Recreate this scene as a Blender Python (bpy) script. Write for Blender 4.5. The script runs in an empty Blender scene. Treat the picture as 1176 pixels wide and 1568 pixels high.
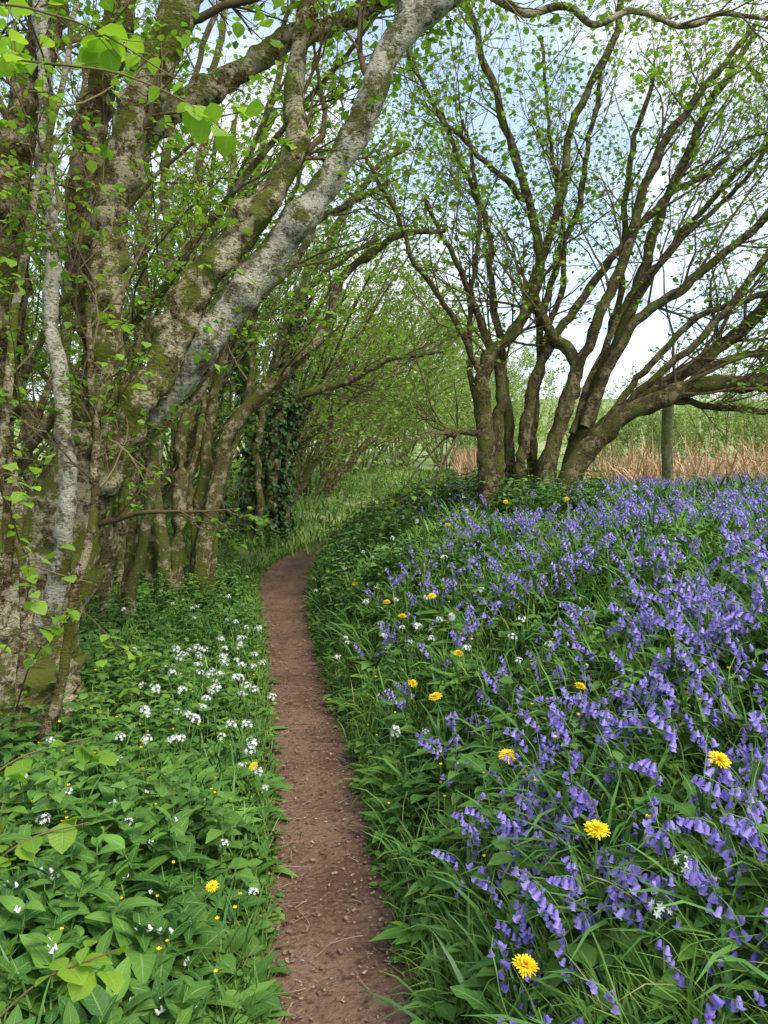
import bpy, math, random
import numpy as np
from mathutils import Vector, noise as mn
rng=np.random.default_rng(7); random.seed(7)
sc=bpy.context.scene
PI=math.pi

# ---------------------------------------------------------------- mesh buffer
class Buf:
    def __init__(s): s.V=[];s.F=[];s.M=[];s.A=[];s.n=0
    def add(s,V,F,mat=0,lc=None):
        V=np.asarray(V,float).reshape(-1,3)
        if lc is None: lc=np.zeros((len(V),3))
        s.V.append(V); s.A.append(np.asarray(lc).reshape(-1,3))
        F=np.asarray(F); s.F.append(F+s.n)
        m=np.empty(len(F),np.int32); m[:]=mat; s.M.append(m); s.n+=len(V)
    def obj(s,name,mats,parent=None,smooth=True):
        me=bpy.data.meshes.new(name)
        V=np.concatenate(s.V); me.vertices.add(len(V)); me.vertices.foreach_set('co',V.astype(np.float32).ravel())
        li=np.concatenate([f.ravel() for f in s.F]).astype(np.int32)
        tot=np.concatenate([np.full(len(f),f.shape[1]) for f in s.F])
        st=np.concatenate([[0],np.cumsum(tot)[:-1]]).astype(np.int32)
        me.loops.add(len(li)); me.loops.foreach_set('vertex_index',li)
        me.polygons.add(len(tot)); me.polygons.foreach_set('loop_start',st)
        me.polygons.foreach_set('material_index',np.concatenate(s.M))
        me.polygons.foreach_set('use_smooth',np.full(len(tot),smooth))
        a=me.attributes.new('lc','FLOAT_VECTOR','POINT'); a.data.foreach_set('vector',np.concatenate(s.A).astype(np.float32).ravel())
        for m in mats: me.materials.append(m)
        me.update(calc_edges=True)
        o=bpy.data.objects.new(name,me); sc.collection.objects.link(o)
        if parent: o.parent=parent
        return o
def empty(name,loc=(0,0,0)):
    o=bpy.data.objects.new(name,None); o.empty_display_size=.2; o.location=loc; sc.collection.objects.link(o); return o

def unit(a): return a/np.maximum(np.linalg.norm(a,axis=-1,keepdims=True),1e-9)
def tubes(buf,P,R,s=4,mat=0,bump=0):
    M,K,_=P.shape
    T=unit(np.gradient(P,axis=1))
    ref=np.where(np.abs(T[...,2:3])>.9,np.array([1.,0,0]),np.array([0,0,1.]))
    ref=np.repeat(ref[:,K//2:K//2+1],K,axis=1)
    A=unit(np.cross(T,ref)); B=np.cross(T,A)
    th=np.arange(s)*2*PI/s
    rr=np.repeat(R[:,:,None],s,2)
    if bump:
        base=P[:,:,None]+rr[...,None]*(A[:,:,None]*np.cos(th)[:,None]+B[:,:,None]*np.sin(th)[:,None])
        fl=base.reshape(-1,3); d=np.empty(len(fl))
        for i,p in enumerate(fl):
            v=Vector(p); a=mn.noise(v*5.); b=mn.noise(v*16.+Vector((9,3,1))); c=mn.noise(v*6.5+Vector((3,30,1)))
            d[i]=.20*a+.16*b+1.1*max(0,c-.22)+.10*mn.noise(v*38)
        rr=rr*(1+bump*d.reshape(rr.shape))
    V=P[:,:,None]+rr[...,None]*(A[:,:,None]*np.cos(th)[:,None]+B[:,:,None]*np.sin(th)[:,None])
    i=np.arange(M)[:,None,None]*K*s; k=np.arange(K-1)[None,:,None]*s; j=np.arange(s)[None,None,:]; j2=(j+1)%s
    F=np.stack([i+k+j,i+k+j2,i+k+s+j2,i+k+s+j],-1).reshape(-1,4)
    buf.add(V.reshape(-1,3),F,mat)
def smooth_curve(pts,K):
    p=np.array(pts,float); n=len(p)
    q=np.vstack([2*p[0]-p[1],p,2*p[-1]-p[-2]])
    out=[]
    for u in np.linspace(0,n-1-1e-6,K):
        i=int(u); t=u-i; a,b,c,d=q[i:i+4]
        out.append(.5*((2*b)+(-a+c)*t+(2*a-5*b+4*c-d)*t*t+(-a+3*b-3*c+d)*t**3))
    return np.array(out)
def grow(S,D,L,K,wander,up,r0,r1=.15,rg=None):
    N=len(S); P=np.empty((N,K,3)); P[:,0]=S; d=unit(D); st=(L/(K-1))[:,None]
    for k in range(1,K):
        d=unit(d+rng.normal(0,wander,(N,3))+np.array([0,0,up])); P[:,k]=P[:,k-1]+d*st
    t=np.linspace(0,1,K)[None]; R=r0[:,None]*(1-(1-r1)*t)
    return P,R
def spawn(P,R,n,t0,t1,l0,l1,ang=.8,K=6,wander=.15,up=.05,rs=.5,rmax=1,rmin=.0015,bias=None):
    M,K0,_=P.shape; T=unit(np.gradient(P,axis=1))
    mi=np.repeat(np.arange(M),n); t=rng.uniform(t0,t1,M*n)*(K0-1); i=np.minimum(t.astype(int),K0-2); f=(t-i)[:,None]
    S=P[mi,i]*(1-f)+P[mi,i+1]*f; tg=T[mi,i]; r=R[mi,i]
    pr=unit(np.cross(tg,rng.normal(0,1,(M*n,3)))); a=rng.uniform(.6,1.2,(M*n,1))*ang
    D=tg*np.cos(a)+pr*np.sin(a)
    if bias is not None: D=D+np.array(bias)
    L=rng.uniform(l0,l1,M*n)*(1.15-.4*t/(K0-1))
    r0=np.clip(r*rs*rng.uniform(.6,1.1,M*n),rmin,rmax)
    return grow(S,D,L,K,wander,up,r0)
def rots(yaw,pitch,roll=None):
    yaw=np.asarray(yaw); N=len(yaw); c,s=np.cos(yaw),np.sin(yaw); z=np.zeros(N); o=np.ones(N)
    Rz=np.stack([c,-s,z,s,c,z,z,z,o],-1).reshape(N,3,3)
    c,s=np.cos(pitch)*o,np.sin(pitch)*o
    Rx=np.stack([o,z,z,z,c,-s,z,s,c],-1).reshape(N,3,3)
    R=Rz@Rx
    if roll is not None:
        c,s=np.cos(roll)*o,np.sin(roll)*o
        R=R@np.stack([c,z,s,z,o,z,-s,z,c],-1).reshape(N,3,3)
    return R
def inst(buf,tpl,pos,R,S,mat=None):
    V,F,lc,m=tpl; N=len(pos)
    if N==0: return
    S=np.broadcast_to(np.asarray(S,float),(N,))
    W=np.einsum('nij,kj->nki',R,V)*S[:,None,None]+pos[:,None]
    FF=(F[None]+(np.arange(N)*len(V))[:,None,None]).reshape(-1,F.shape[1])
    mm=np.tile(m,N) if mat is None else mat
    buf.add(W,FF,mm,np.tile(lc,(N,1)))
def merge(parts):
    V=[];F=[];L=[];M=[];n=0
    for (v,f,l,m),p,R,s in parts:
        V.append((v@np.asarray(R).T)*s+np.array(p)); F.append(f+n); L.append(l); M.append(m); n+=len(v)
    return (np.concatenate(V),np.concatenate(F),np.concatenate(L),np.concatenate(M))
def R1(yaw,pitch,roll=0): return rots(np.array([yaw]),pitch,np.array([roll]))[0]
def leaf(L,W,n=4,fold=.25,droop=.3,pk=.42,mat=0,ser=0,tip=.04):
    v=np.linspace(0,1,n+1); e=math.log(.5)/math.log(pk)
    w=np.sin(PI*np.clip(v**e,0,1))**.8*W/2+tip*W/2*(v>0); w[0]=.06*W
    if ser: w=w*(1+ser*np.where(np.arange(n+1)%2==0,1,-1))
    u=np.array([-1,0,1.])
    X=u[None]*w[:,None]; Y=np.repeat((v*L)[:,None],3,1); Z=fold*np.abs(X)-droop*L*(v**2)[:,None]
    Y=Y*(1-.25*droop*v[:,None])
    V=np.stack([X,Y,Z],-1).reshape(-1,3)
    F=[[i*3+j,i*3+j+1,i*3+j+4,i*3+j+3] for i in range(n) for j in range(2)]
    lc=np.stack([np.tile(u,n+1),np.repeat(v,3),np.zeros(3*(n+1))],-1)
    return (V,np.array(F),lc,np.full(len(F),mat))
def tube_tpl(P,R,s=3,mat=0):
    b=Buf(); tubes(b,np.array(P,float)[None],np.array(R,float)[None],s); return (b.V[0],b.F[0],b.A[0],np.full(len(b.F[0]),mat))

# ---------------------------------------------------------------- materials
def mk(name):
    m=bpy.data.materials.new(name); m.use_nodes=True; nt=m.node_tree; nt.nodes.clear()
    return m,nt,lambda t:nt.nodes.new('ShaderNode'+t),nt.links.new
def mixc(N,l,f,a,b,mode='MIX'):
    n=N('MixRGB'); n.blend_type=mode
    for k,v in ((0,f),(1,a),(2,b)):
        if hasattr(v,'links'): l(v,n.inputs[k])
        elif k==0: n.inputs[0].default_value=v
        else: n.inputs[k].default_value=(*v,1)
    return n.outputs[0]
def ramp(N,l,f,a,b):
    n=N('MapRange'); n.inputs[1].default_value=a; n.inputs[2].default_value=b; l(f,n.inputs[0]); return n.outputs[0]
def math_(N,l,op,a,b=None):
    n=N('Math'); n.operation=op
    for k,v in ((0,a),(1,b)):
        if v is None: continue
        if hasattr(v,'links'): l(v,n.inputs[k])
        else: n.inputs[k].default_value=v
    return n.outputs[0]
def leafmat(name,c1,c2,trans=.35,rough=.45,vein=0,patch=.5,ns=1.3,c3=None,spec=.3):
    m,nt,N,l=mk(name); g=N('NewGeometry'); ri=g.outputs['Random Per Island']
    col=mixc(N,l,ri,c1,c2)
    if c3:
        f=ramp(N,l,ri,.95,.97); col=mixc(N,l,f,col,c3)
    if patch:
        no=N('TexNoise'); no.inputs['Scale'].default_value=ns; no.inputs['Detail'].default_value=1; l(g.outputs['Position'],no.inputs['Vector'])
        f=ramp(N,l,no.outputs[0],.35,.65); dk=mixc(N,l,f,(1-patch,1-patch*.9,1-patch),(1.15,1.1,1.0)); col=mixc(N,l,1,col,dk,'MULTIPLY')
    pb=N('BsdfPrincipled'); pb.inputs['Roughness'].default_value=rough
    pb.inputs['Specular IOR Level'].default_value=spec
    if vein:
        at=N('Attribute'); at.attribute_name='lc'; sp=N('SeparateXYZ'); l(at.outputs['Vector'],sp.inputs[0])
        au=math_(N,l,'ABSOLUTE',sp.outputs[0]); mid=ramp(N,l,au,.14,.03)
        sv=math_(N,l,'SINE',math_(N,l,'SUBTRACT',math_(N,l,'MULTIPLY',sp.outputs[1],52.),math_(N,l,'MULTIPLY',au,9.)))
        sv=ramp(N,l,sv,.7,1.); vm=math_(N,l,'MAXIMUM',mid,math_(N,l,'MULTIPLY',sv,.45))
        lt=mixc(N,l,.5,col,(.3,.45,.15)); col=mixc(N,l,math_(N,l,'MULTIPLY',vm,vein),col,lt)
        if vein>=1:
            bp=N('Bump'); bp.inputs['Strength'].default_value=.5; bp.inputs['Distance'].default_value=.004; bp.invert=True; l(vm,bp.inputs['Height']); l(bp.outputs[0],pb.inputs['Normal'])
    l(col,pb.inputs['Base Color'])
    o=N('OutputMaterial')
    if trans>0:
        tr=N('BsdfTranslucent'); l(mixc(N,l,1,col,(1.5,1.6,.8),'MULTIPLY'),tr.inputs[0])
        mx=N('MixShader'); mx.inputs[0].default_value=trans; l(pb.outputs[0],mx.inputs[1]); l(tr.outputs[0],mx.inputs[2]); l(mx.outputs[0],o.inputs[0])
    else: l(pb.outputs[0],o.inputs[0])
    return m
def barkmat(name,dark,mid,pale,moss,mossamt=.5,sc_=1.,bump=.8,paleamt=.5):
    m,nt,N,l=mk(name); g=N('NewGeometry'); pos=g.outputs['Position']
    def nz(s,d=4,vec=pos,r=.6):
        n=N('TexNoise'); n.inputs['Scale'].default_value=s*sc_; n.inputs['Detail'].default_value=d; n.inputs['Roughness'].default_value=r; l(vec,n.inputs['Vector']); return n.outputs[0]
    mp=N('Mapping'); mp.inputs['Scale'].default_value=(1,1,1.8); l(pos,mp.inputs[0])
    n1=nz(11,5,pos,.75); n2=nz(42,4,mp.outputs[0],.75); n4=nz(3.6,5,pos,.7)
    col=mixc(N,l,ramp(N,l,n2,.42,.58),dark,mid)
    col=mixc(N,l,ramp(N,l,n1,.62-.25*paleamt,.68-.22*paleamt),col,pale)
    col=mixc(N,l,math_(N,l,'MULTIPLY',ramp(N,l,n2,.54,.63),.75),col,dark)
    sp=N('SeparateXYZ'); l(g.outputs['Normal'],sp.inputs[0])
    f=math_(N,l,'ADD',n4,math_(N,l,'MULTIPLY',sp.outputs[2],.05)); f=math_(N,l,'ADD',f,math_(N,l,'MULTIPLY',n2,.25))
    col=mixc(N,l,ramp(N,l,f,.76-.2*mossamt,.83-.2*mossamt),col,moss)
    pb=N('BsdfPrincipled'); pb.inputs['Roughness'].default_value=.9; pb.inputs['Specular IOR Level'].default_value=.12; l(col,pb.inputs['Base Color'])
    h=math_(N,l,'ADD',n2,math_(N,l,'MULTIPLY',n1,1.4))
    bp=N('Bump'); bp.inputs['Strength'].default_value=bump; bp.inputs['Distance'].default_value=.04; l(h,bp.inputs['Height']); l(bp.outputs[0],pb.inputs['Normal'])
    o=N('OutputMaterial'); l(pb.outputs[0],o.inputs[0]); return m
def plain(name,c1,c2,rough=.8,trans=0):
    m,nt,N,l=mk(name); g=N('NewGeometry')
    col=mixc(N,l,g.outputs['Random Per Island'],c1,c2); pb=N('BsdfPrincipled'); pb.inputs['Roughness'].default_value=rough; pb.inputs['Specular IOR Level'].default_value=.2; l(col,pb.inputs['Base Color'])
    o=N('OutputMaterial')
    if trans:
        tr=N('BsdfTranslucent'); l(col,tr.inputs[0]); mx=N('MixShader'); mx.inputs[0].default_value=trans; l(pb.outputs[0],mx.inputs[1]); l(tr.outputs[0],mx.inputs[2]); l(mx.outputs[0],o.inputs[0])
    else: l(pb.outputs[0],o.inputs[0])
    return m
M_grass=leafmat('grass_blade',(.10,.21,.035),(.23,.38,.075),.12,.5,0,.35,1.2,c3=(.42,.38,.18),spec=.2)
M_strap=leafmat('bluebell_leaf',(.065,.17,.035),(.14,.29,.06),.1,.42,0,.35,1.2,spec=.35)
M_herb=leafmat('herb_leaf',(.05,.155,.026),(.16,.33,.05),.12,.5,1,.4,2,spec=.22)
M_nettle=leafmat('nettle_leaf',(.06,.165,.032),(.18,.33,.06),.12,.5,.5,.4,1.4,spec=.22)
M_rams=leafmat('ramsons_leaf',(.09,.23,.04),(.20,.38,.065),.15,.42,.3,.3,2)
M_young=leafmat('hazel_leaf',(.17,.33,.025),(.33,.50,.05),.45,.45,1,.2,3)
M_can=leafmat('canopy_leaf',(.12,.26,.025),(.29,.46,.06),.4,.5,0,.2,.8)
M_farHaze=leafmat('hazed_far_leaf',(.20,.31,.07),(.42,.53,.19),.3,.6,0,.3,.5)  # distance haze is put into the leaf colour: paler and brighter than the canopy
M_ivy=leafmat('ivy_leaf',(.02,.06,.012),(.06,.14,.03),0,.4,0,.3,3)
M_dead=leafmat('dead_bracken',(.38,.21,.12),(.70,.50,.33),.1,.8,0,.3,1.5)
M_blue=leafmat('bluebell_petal',(.20,.14,.54),(.44,.34,.84),.2,.5,0,0,5)
M_yel=leafmat('dandelion_petal',(.85,.58,.01),(.95,.72,.02),.1,.6,0,0,5)
M_white=plain('white_petal',(.75,.78,.7),(.85,.87,.82),.6,.15)
M_stem=plain('green_stem',(.12,.25,.05),(.20,.32,.09),.6)
M_barkL=barkmat('hazel_bark',(.055,.04,.02),(.25,.185,.085),(.54,.46,.29),(.15,.165,.03),.80,paleamt=.68)
M_barkPale=barkmat('pale_hazel_bark',(.11,.095,.055),(.33,.295,.19),(.58,.54,.41),(.12,.13,.025),.60,paleamt=.75)
M_barkR=barkmat('tree_bark',(.04,.03,.016),(.14,.105,.05),(.28,.22,.12),(.12,.13,.03),.72)
M_barkP=barkmat('rusty_bark',(.05,.03,.018),(.20,.13,.065),(.40,.32,.19),(.12,.12,.025),.72,paleamt=.55)
M_barkM=barkmat('coppice_bark',(.08,.06,.03),(.25,.19,.085),(.46,.40,.24),(.13,.15,.03),.7)
M_twig=plain('twig',(.08,.058,.03),(.24,.175,.085),.9)
M_post=barkmat('weathered_post',(.20,.19,.08),(.38,.36,.18),(.48,.46,.28),(.24,.28,.09),.6,2.)
M_wire=plain('fence_wire',(.2,.2,.2),(.3,.3,.3),.5)
M_chip=plain('litter_chip',(.14,.08,.05),(.40,.28,.19),.9)

# ---------------------------------------------------------------- terrain
def zpath(y): return np.interp(y,[-5,0,5,8,11,14,18,25,40,70,110,300],[-.05,0,.08,.15,.34,.55,.82,1.2,1.7,3.2,8.5,30])
def cx(y): return np.interp(y,[-4,0,1.0,2.12,3,3.82,5.2,6.65,8.2,9.6,10.8,12,13.5,16,20,25,40],[.5,.08,-.03,-.13,-.24,-.36,-.6,-.84,-1.1,-1.26,-1.2,-.95,-.5,.2,.9,1.4,2.5])
def hw(y): return np.interp(y,[0,4,7,9.5,11,12.5,16],[.23,.235,.25,.36,.30,.2,.15])
def height(x,y):
    x=np.asarray(x,float);y=np.asarray(y,float)
    z=zpath(y); d=x-cx(y); h=hw(y)
    dr=np.maximum(d-h,0); dl=np.maximum(-d-h,0)
    A=np.maximum(1.22-.8*(z-.1),.25)-.16*np.clip((y-8)/6,0,1)
    z=z+A*(1-np.exp(-dr/.95))+.32*(1-np.exp(-dl/1.3))
    w=np.clip((np.maximum(dr,dl))/.6,0,1)
    z=z+w*(.03*np.sin(2.1*x+1.3*y)+.025*np.sin(3.7*y-1.9*x+1)+.015*np.sin(7*x+5*y))
    far=np.clip((np.hypot(x,y)-20)/40,0,1)
    return z+far*(.5*np.sin(.07*x+.05*y)+.3*np.sin(.13*x-.09*y))
xs=np.concatenate([-np.geomspace(300,6,30),np.arange(-5.9,6,.1),np.geomspace(6,300,30)])
ys=np.concatenate([-np.geomspace(60,4,8),np.arange(-3.8,16,.1),np.geomspace(16,320,45)])
X,Y=np.meshgrid(xs,ys); b=Buf(); nx=len(xs); ny=len(ys)
ii,jj=np.meshgrid(np.arange(ny-1),np.arange(nx-1),indexing='ij'); a0=(ii*nx+jj).ravel()
b.add(np.stack([X,Y,height(X,Y)],-1),np.stack([a0,a0+1,a0+nx+1,a0+nx],-1))
m,nt,N,l=mk('ground_soil'); g=N('NewGeometry')
def nzz(s,d=4):
    n=N('TexNoise'); n.inputs['Scale'].default_value=s; n.inputs['Detail'].default_value=d; l(g.outputs['Position'],n.inputs['Vector']); return n.outputs[0]
sp=N('SeparateXYZ'); l(g.outputs['Position'],sp.inputs[0])
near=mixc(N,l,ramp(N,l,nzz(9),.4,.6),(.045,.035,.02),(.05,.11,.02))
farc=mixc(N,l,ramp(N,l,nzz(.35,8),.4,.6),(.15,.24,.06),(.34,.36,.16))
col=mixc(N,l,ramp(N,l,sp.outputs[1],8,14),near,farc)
pb=N('BsdfPrincipled'); pb.inputs['Roughness'].default_value=.95; pb.inputs['Specular IOR Level'].default_value=.1; l(col,pb.inputs['Base Color'])
o=N('OutputMaterial'); l(pb.outputs[0],o.inputs[0]); M_ground=m
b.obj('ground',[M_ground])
# path
yy=np.arange(-3,17,.035); uu=np.linspace(-1,1,25)
YY,UU=np.meshgrid(yy,uu,indexing='ij')
edL=np.array([.08*mn.noise(Vector((0,y*2.2,5)))+.09*mn.noise(Vector((3,y*6,5))) for y in yy])
edR=np.array([.08*mn.noise(Vector((7,y*2.2,5)))+.09*mn.noise(Vector((4,y*6,5))) for y in yy])
W=hw(YY)+.05+np.where(UU<0,edL[:,None],edR[:,None])
XX=cx(YY)+UU*W
nn=np.array([mn.noise(Vector((x*3,y*3,1)))*.010+mn.noise(Vector((x*14,y*14,2)))*.007+mn.noise(Vector((x*40,y*40,2)))*.003 for x,y in zip(XX.ravel(),YY.ravel())]).reshape(XX.shape)
ZZ=zpath(YY)+.04+nn-.014*(1-UU**2)+.06*np.clip(np.abs(UU)-.8,0,1)-.9*np.clip(np.abs(UU)-.93,0,1)
b=Buf(); nu=len(uu); ii,jj=np.meshgrid(np.arange(len(yy)-1),np.arange(nu-1),indexing='ij'); a0=(ii*nu+jj).ravel()
b.add(np.stack([XX,YY,ZZ],-1),np.stack([a0,a0+1,a0+nu+1,a0+nu],-1))
m,nt,N,l=mk('path_earth'); g=N('NewGeometry')
c=mixc(N,l,ramp(N,l,nzz(3,6),.35,.65),(.12,.064,.038),(.22,.130,.083))
c=mixc(N,l,ramp(N,l,nzz(60,5),.52,.80),c,(.29,.19,.13))
c=mixc(N,l,ramp(N,l,nzz(28,5),.54,.70),c,(.085,.046,.028))
pb=N('BsdfPrincipled'); pb.inputs['Roughness'].default_value=.85; pb.inputs['Specular IOR Level'].default_value=.2; l(c,pb.inputs['Base Color'])
bp=N('Bump'); bp.inputs['Distance'].default_value=.016; bp.inputs['Strength'].default_value=1; l(math_(N,l,'ADD',nzz(55,6),nzz(14,4)),bp.inputs['Height']); l(bp.outputs[0],pb.inputs['Normal'])
o=N('OutputMaterial'); l(pb.outputs[0],o.inputs[0])
b.obj('dirt_path',[m])
# leaf litter
b=Buf(); n=3600; y=rng.uniform(.5,3.5,n)**1.6+.6; u=np.clip(rng.choice([-1,1],n)*rng.beta(1.6,1.2,n)*1.15,-1.15,1.15); x=cx(y)+u*hw(y)
chip=(np.array([[-.5,-1,0],[.5,-.8,.1],[.45,.9,.2],[-.4,1,0.]]),np.array([[0,1,2,3]]),np.zeros((4,3)),np.array([0]))
inst(b,chip,np.stack([x,y,zpath(y)+.034+.012*u*u+rng.uniform(0,.006,n)],-1),rots(rng.uniform(0,6.3,n),rng.normal(0,.2,n),rng.normal(0,.2,n)),rng.uniform(.0015,.007,n)*rng.choice([1,1,1.7],n))
n=420; y=rng.uniform(1.2,9,n); u=rng.choice([-1,1],n)*rng.uniform(.2,1.2,n); S=np.stack([cx(y)+u*hw(y),y,zpath(y)+.045],-1); a=rng.uniform(0,6.3,n)
P,R=grow(S,np.stack([np.cos(a),np.sin(a),0*a],-1),rng.uniform(.03,.16,n),5,.15,0,rng.uniform(.001,.0028,n)); P[:,:,2]=S[:,2:3]
tubes(b,P,R,4)
b.obj('leaf_litter',[M_chip],smooth=False)

# ---------------------------------------------------------------- scatter
def scatter(n,d0,d1,p,side,margin=.02,mask=None,spread=.62,extra=.8):
    out=[];tot=0
    while tot<n:
        k=n*2; D=(d0**p+rng.random(k)*(d1**p-d0**p))**(1/p)
        x=rng.uniform(-1,1,k)*(D*spread+extra); d=x-cx(D)
        ok=(d>hw(D)+margin) if side=='R' else ((d<-hw(D)-margin) if side=='L' else np.abs(d)>hw(D)+margin)
        if mask is not None: ok&=mask(x,D)
        q=np.stack([x,D],-1)[ok]; out.append(q); tot+=len(q)
        if len(q)==0: break
    q=np.concatenate(out)[:n]; return np.column_stack([q,height(q[:,0],q[:,1])])
def pnoise(x,y,s,o=0): return np.array([mn.noise(Vector((a*s,b_*s,o))) for a,b_ in zip(x,y)])
def blades(buf,pos,L,w,lean,curl,mat=0,K=5,yaw=None):
    N=len(pos); yaw=rng.uniform(0,2*PI,N) if yaw is None else yaw
    h=np.stack([np.cos(yaw),np.sin(yaw)],-1); t=np.linspace(0,1,K)
    th=lean[:,None]+curl[:,None]*t[None]**1.3
    dz=np.cos(th)*L[:,None]/(K-1); dr=np.sin(th)*L[:,None]/(K-1)
    z=np.concatenate([np.zeros((N,1)),np.cumsum(dz[:,:-1],1)],1); r=np.concatenate([np.zeros((N,1)),np.cumsum(dr[:,:-1],1)],1)
    C=np.empty((N,K,3)); C[:,:,0]=pos[:,0:1]+h[:,0:1]*r; C[:,:,1]=pos[:,1:2]+h[:,1:2]*r; C[:,:,2]=np.maximum(pos[:,2:3]+z,pos[:,2:3]-.02)
    side=np.stack([-h[:,1],h[:,0],rng.normal(0,.25,N)],-1); prof=np.array([.7,1,.95,.7,.08]) if K==5 else (np.array([.8,1,.8,.08]) if K==4 else np.array([1,.9,.1]))
    o_=side[:,None]*(w[:,None]*prof[None]*.5)[...,None]
    V=np.stack([C-o_,C+o_],2)
    i=np.arange(N)[:,None]*K*2+np.arange(K-1)[None]*2
    F=np.stack([i,i+1,i+3,i+2],-1).reshape(-1,4)
    lc=np.zeros((N,K,2,3)); lc[:,:,0,0]=-1; lc[:,:,1,0]=1; lc[...,1]=t[None,:,None]
    buf.add(V.reshape(-1,3),F,mat,lc.reshape(-1,3))
# grass
b=Buf()
p=scatter(16000,.75,15,.75,'R'); D=p[:,1]; n=len(p); q=pnoise(p[:,0],p[:,1],.9)
k=np.clip(D/4,1,4)
blades(b,p,rng.uniform(.08,.22,n)*(1+.6*q),rng.uniform(.004,.0085,n)*k,rng.uniform(0,.7,n),rng.uniform(.3,2.0,n),K=4)
def tufts(buf,nc,per,side,d1,L0,L1,w0,w1,mask=None,K=5,mat=0):
    p=scatter(nc,.8,d1,.7,side,.03,mask=mask,spread=.6); nc=len(p); kk=np.repeat(np.clip(p[:,1]/4.5,1,3),per); sc_=np.repeat(rng.uniform(.6,1.2,nc),per)
    p=np.repeat(p,per,0); n=len(p); yaw=rng.uniform(0,2*PI,n); r=rng.uniform(0,.03,n); p=p+np.stack([r*np.cos(yaw),r*np.sin(yaw),0*r],-1)
    cy=np.repeat(rng.uniform(0,2*PI,nc),per); yaw=np.where(rng.random(n)<.45,cy+rng.normal(0,.5,n),yaw)
    blades(buf,p,rng.uniform(L0,L1,n)*sc_,rng.uniform(w0,w1,n)*kk,rng.uniform(.1,.85,n),rng.uniform(.6,2.3,n),yaw=yaw,K=K,mat=mat)
tufts(b,2200,12,'R',10,.14,.29,.0035,.0075)
p=scatter(17000,.9,14,.75,'L'); D=p[:,1]; n=len(p); k=np.clip(D/3.5,1,4)
blades(b,p,rng.uniform(.08,.18,n),rng.uniform(.004,.007,n)*k,rng.uniform(0,.6,n),rng.uniform(.3,1.6,n),K=4)
n=10000; y=rng.uniform(.9,12,n); s=rng.choice([-1,1],n); x=cx(y)+s*(hw(y)-.02+np.abs(rng.normal(0,.06,n))); 
blades(b,np.column_stack([x,y,height(x,y)+.01]),rng.uniform(.04,.15,n),rng.uniform(.003,.006,n)*np.clip(y/4,1,3),rng.uniform(0,.8,n),rng.uniform(.3,1.5,n),K=4)
n=15000; y=rng.uniform(11,34,n); x=rng.uniform(-6,8,n)*y/20; 
blades(b,np.column_stack([x,y,height(x,y)]),rng.uniform(.10,.28,n),rng.uniform(.02,.04,n),rng.uniform(0,.5,n),rng.uniform(.2,1.2,n),K=3)
b.obj('grass',[M_grass])
b=Buf(); tufts(b,1500,7,'R',9,.16,.32,.009,.016)
p=scatter(900,1.5,7,.7,'L',.02,mask=lambda x,y:x>cx(y)-1.0); n=len(p)
blades(b,p,rng.uniform(.15,.28,n),rng.uniform(.006,.011,n),rng.uniform(.1,.6,n),rng.uniform(.6,1.6,n))
b.obj('bluebell_foliage',[M_strap])
# bluebell flowers
def bell(mat=1):
    rings=[(0,.0025),(.35,.0055),(.75,.0055),(1.,.0095)]; s=6; V=[];F=[]
    for t,r in rings:
        for j in range(s):
            rr=r*(1.0 if t<1 else (1.25 if j%2 else .75)); zz=-.020*t+(.003 if (t==1 and j%2) else 0)
            V.append((rr*math.cos(j*PI/3),rr*math.sin(j*PI/3),zz))
    for k_ in range(3):
        for j in range(s): F.append([k_*s+j,k_*s+(j+1)%s,(k_+1)*s+(j+1)%s,(k_+1)*s+j])
    return (np.array(V),np.array(F),np.zeros((len(V),3)),np.full(len(F),mat))
bl=bell(); btp=[]
for v in range(8):
    H=random.uniform(.2,.32); c0=[(0,0,0)]; a=random.uniform(0,.25)
    for k_ in range(1,8):
        th=a+(.7+.7*random.random())*(k_/7)**3; q_=c0[-1]; c0.append((q_[0]+math.sin(th)*H/7,q_[1]+random.uniform(-.004,.004),q_[2]+math.cos(th)*H/7))
    c0=np.array(c0); parts=[(tube_tpl(c0,np.linspace(.0024,.0012,8),3,0),(0,0,0),np.eye(3),1)]
    nb=random.randint(5,10)
    for i in range(nb):
        t=4.3+2.7*i/nb; k_=int(t); f=t-k_; P_=c0[min(k_,7)]*(1-f)+c0[min(k_+1,7)]*f
        az=random.uniform(-1.6,1.6); off=np.array([math.cos(az)*.012,math.sin(az)*.012,-.002])
        parts.append((bl,P_+off,R1(az-PI/2,random.uniform(.1,.8)),random.uniform(.75,1.1)))
    btp.append(merge(parts))
def plant_inst(buf,tpls,p,s0,s1,tilt=.12):
    for i,t in enumerate(tpls):
        q=p[i::len(tpls)]; n=len(q)
        inst(buf,t,q,rots(rng.uniform(0,2*PI,n),rng.normal(0,tilt,n)),rng.uniform(s0,s1,n))
b=Buf()
def bm(x,y): return (pnoise(x,y,2.2,4)+.28*np.clip((x-cx(y)-.8),-1,1.2)+.02)>rng.uniform(-.3,.45,len(x))
p=scatter(720,1.1,6,.7,'R',.15,mask=bm,spread=.55,extra=.25); plant_inst(b,btp,p,.8,1.15,.2)
p=scatter(210,1.15,3.2,.8,'R',.22,mask=lambda x,y:pnoise(x,y,3.5,14)>-.1,spread=.5,extra=.15); plant_inst(b,btp,p,.85,1.2,.2)
p=scatter(430,4.5,12,1.2,'R',1.0,mask=bm,spread=.55,extra=0); plant_inst(b,btp,p,.85,1.2,.15)
p=scatter(6,2.0,4,.9,'L',.02,mask=lambda x,y:x>cx(y)-.45); plant_inst(b,btp,p,.6,.8)
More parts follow.
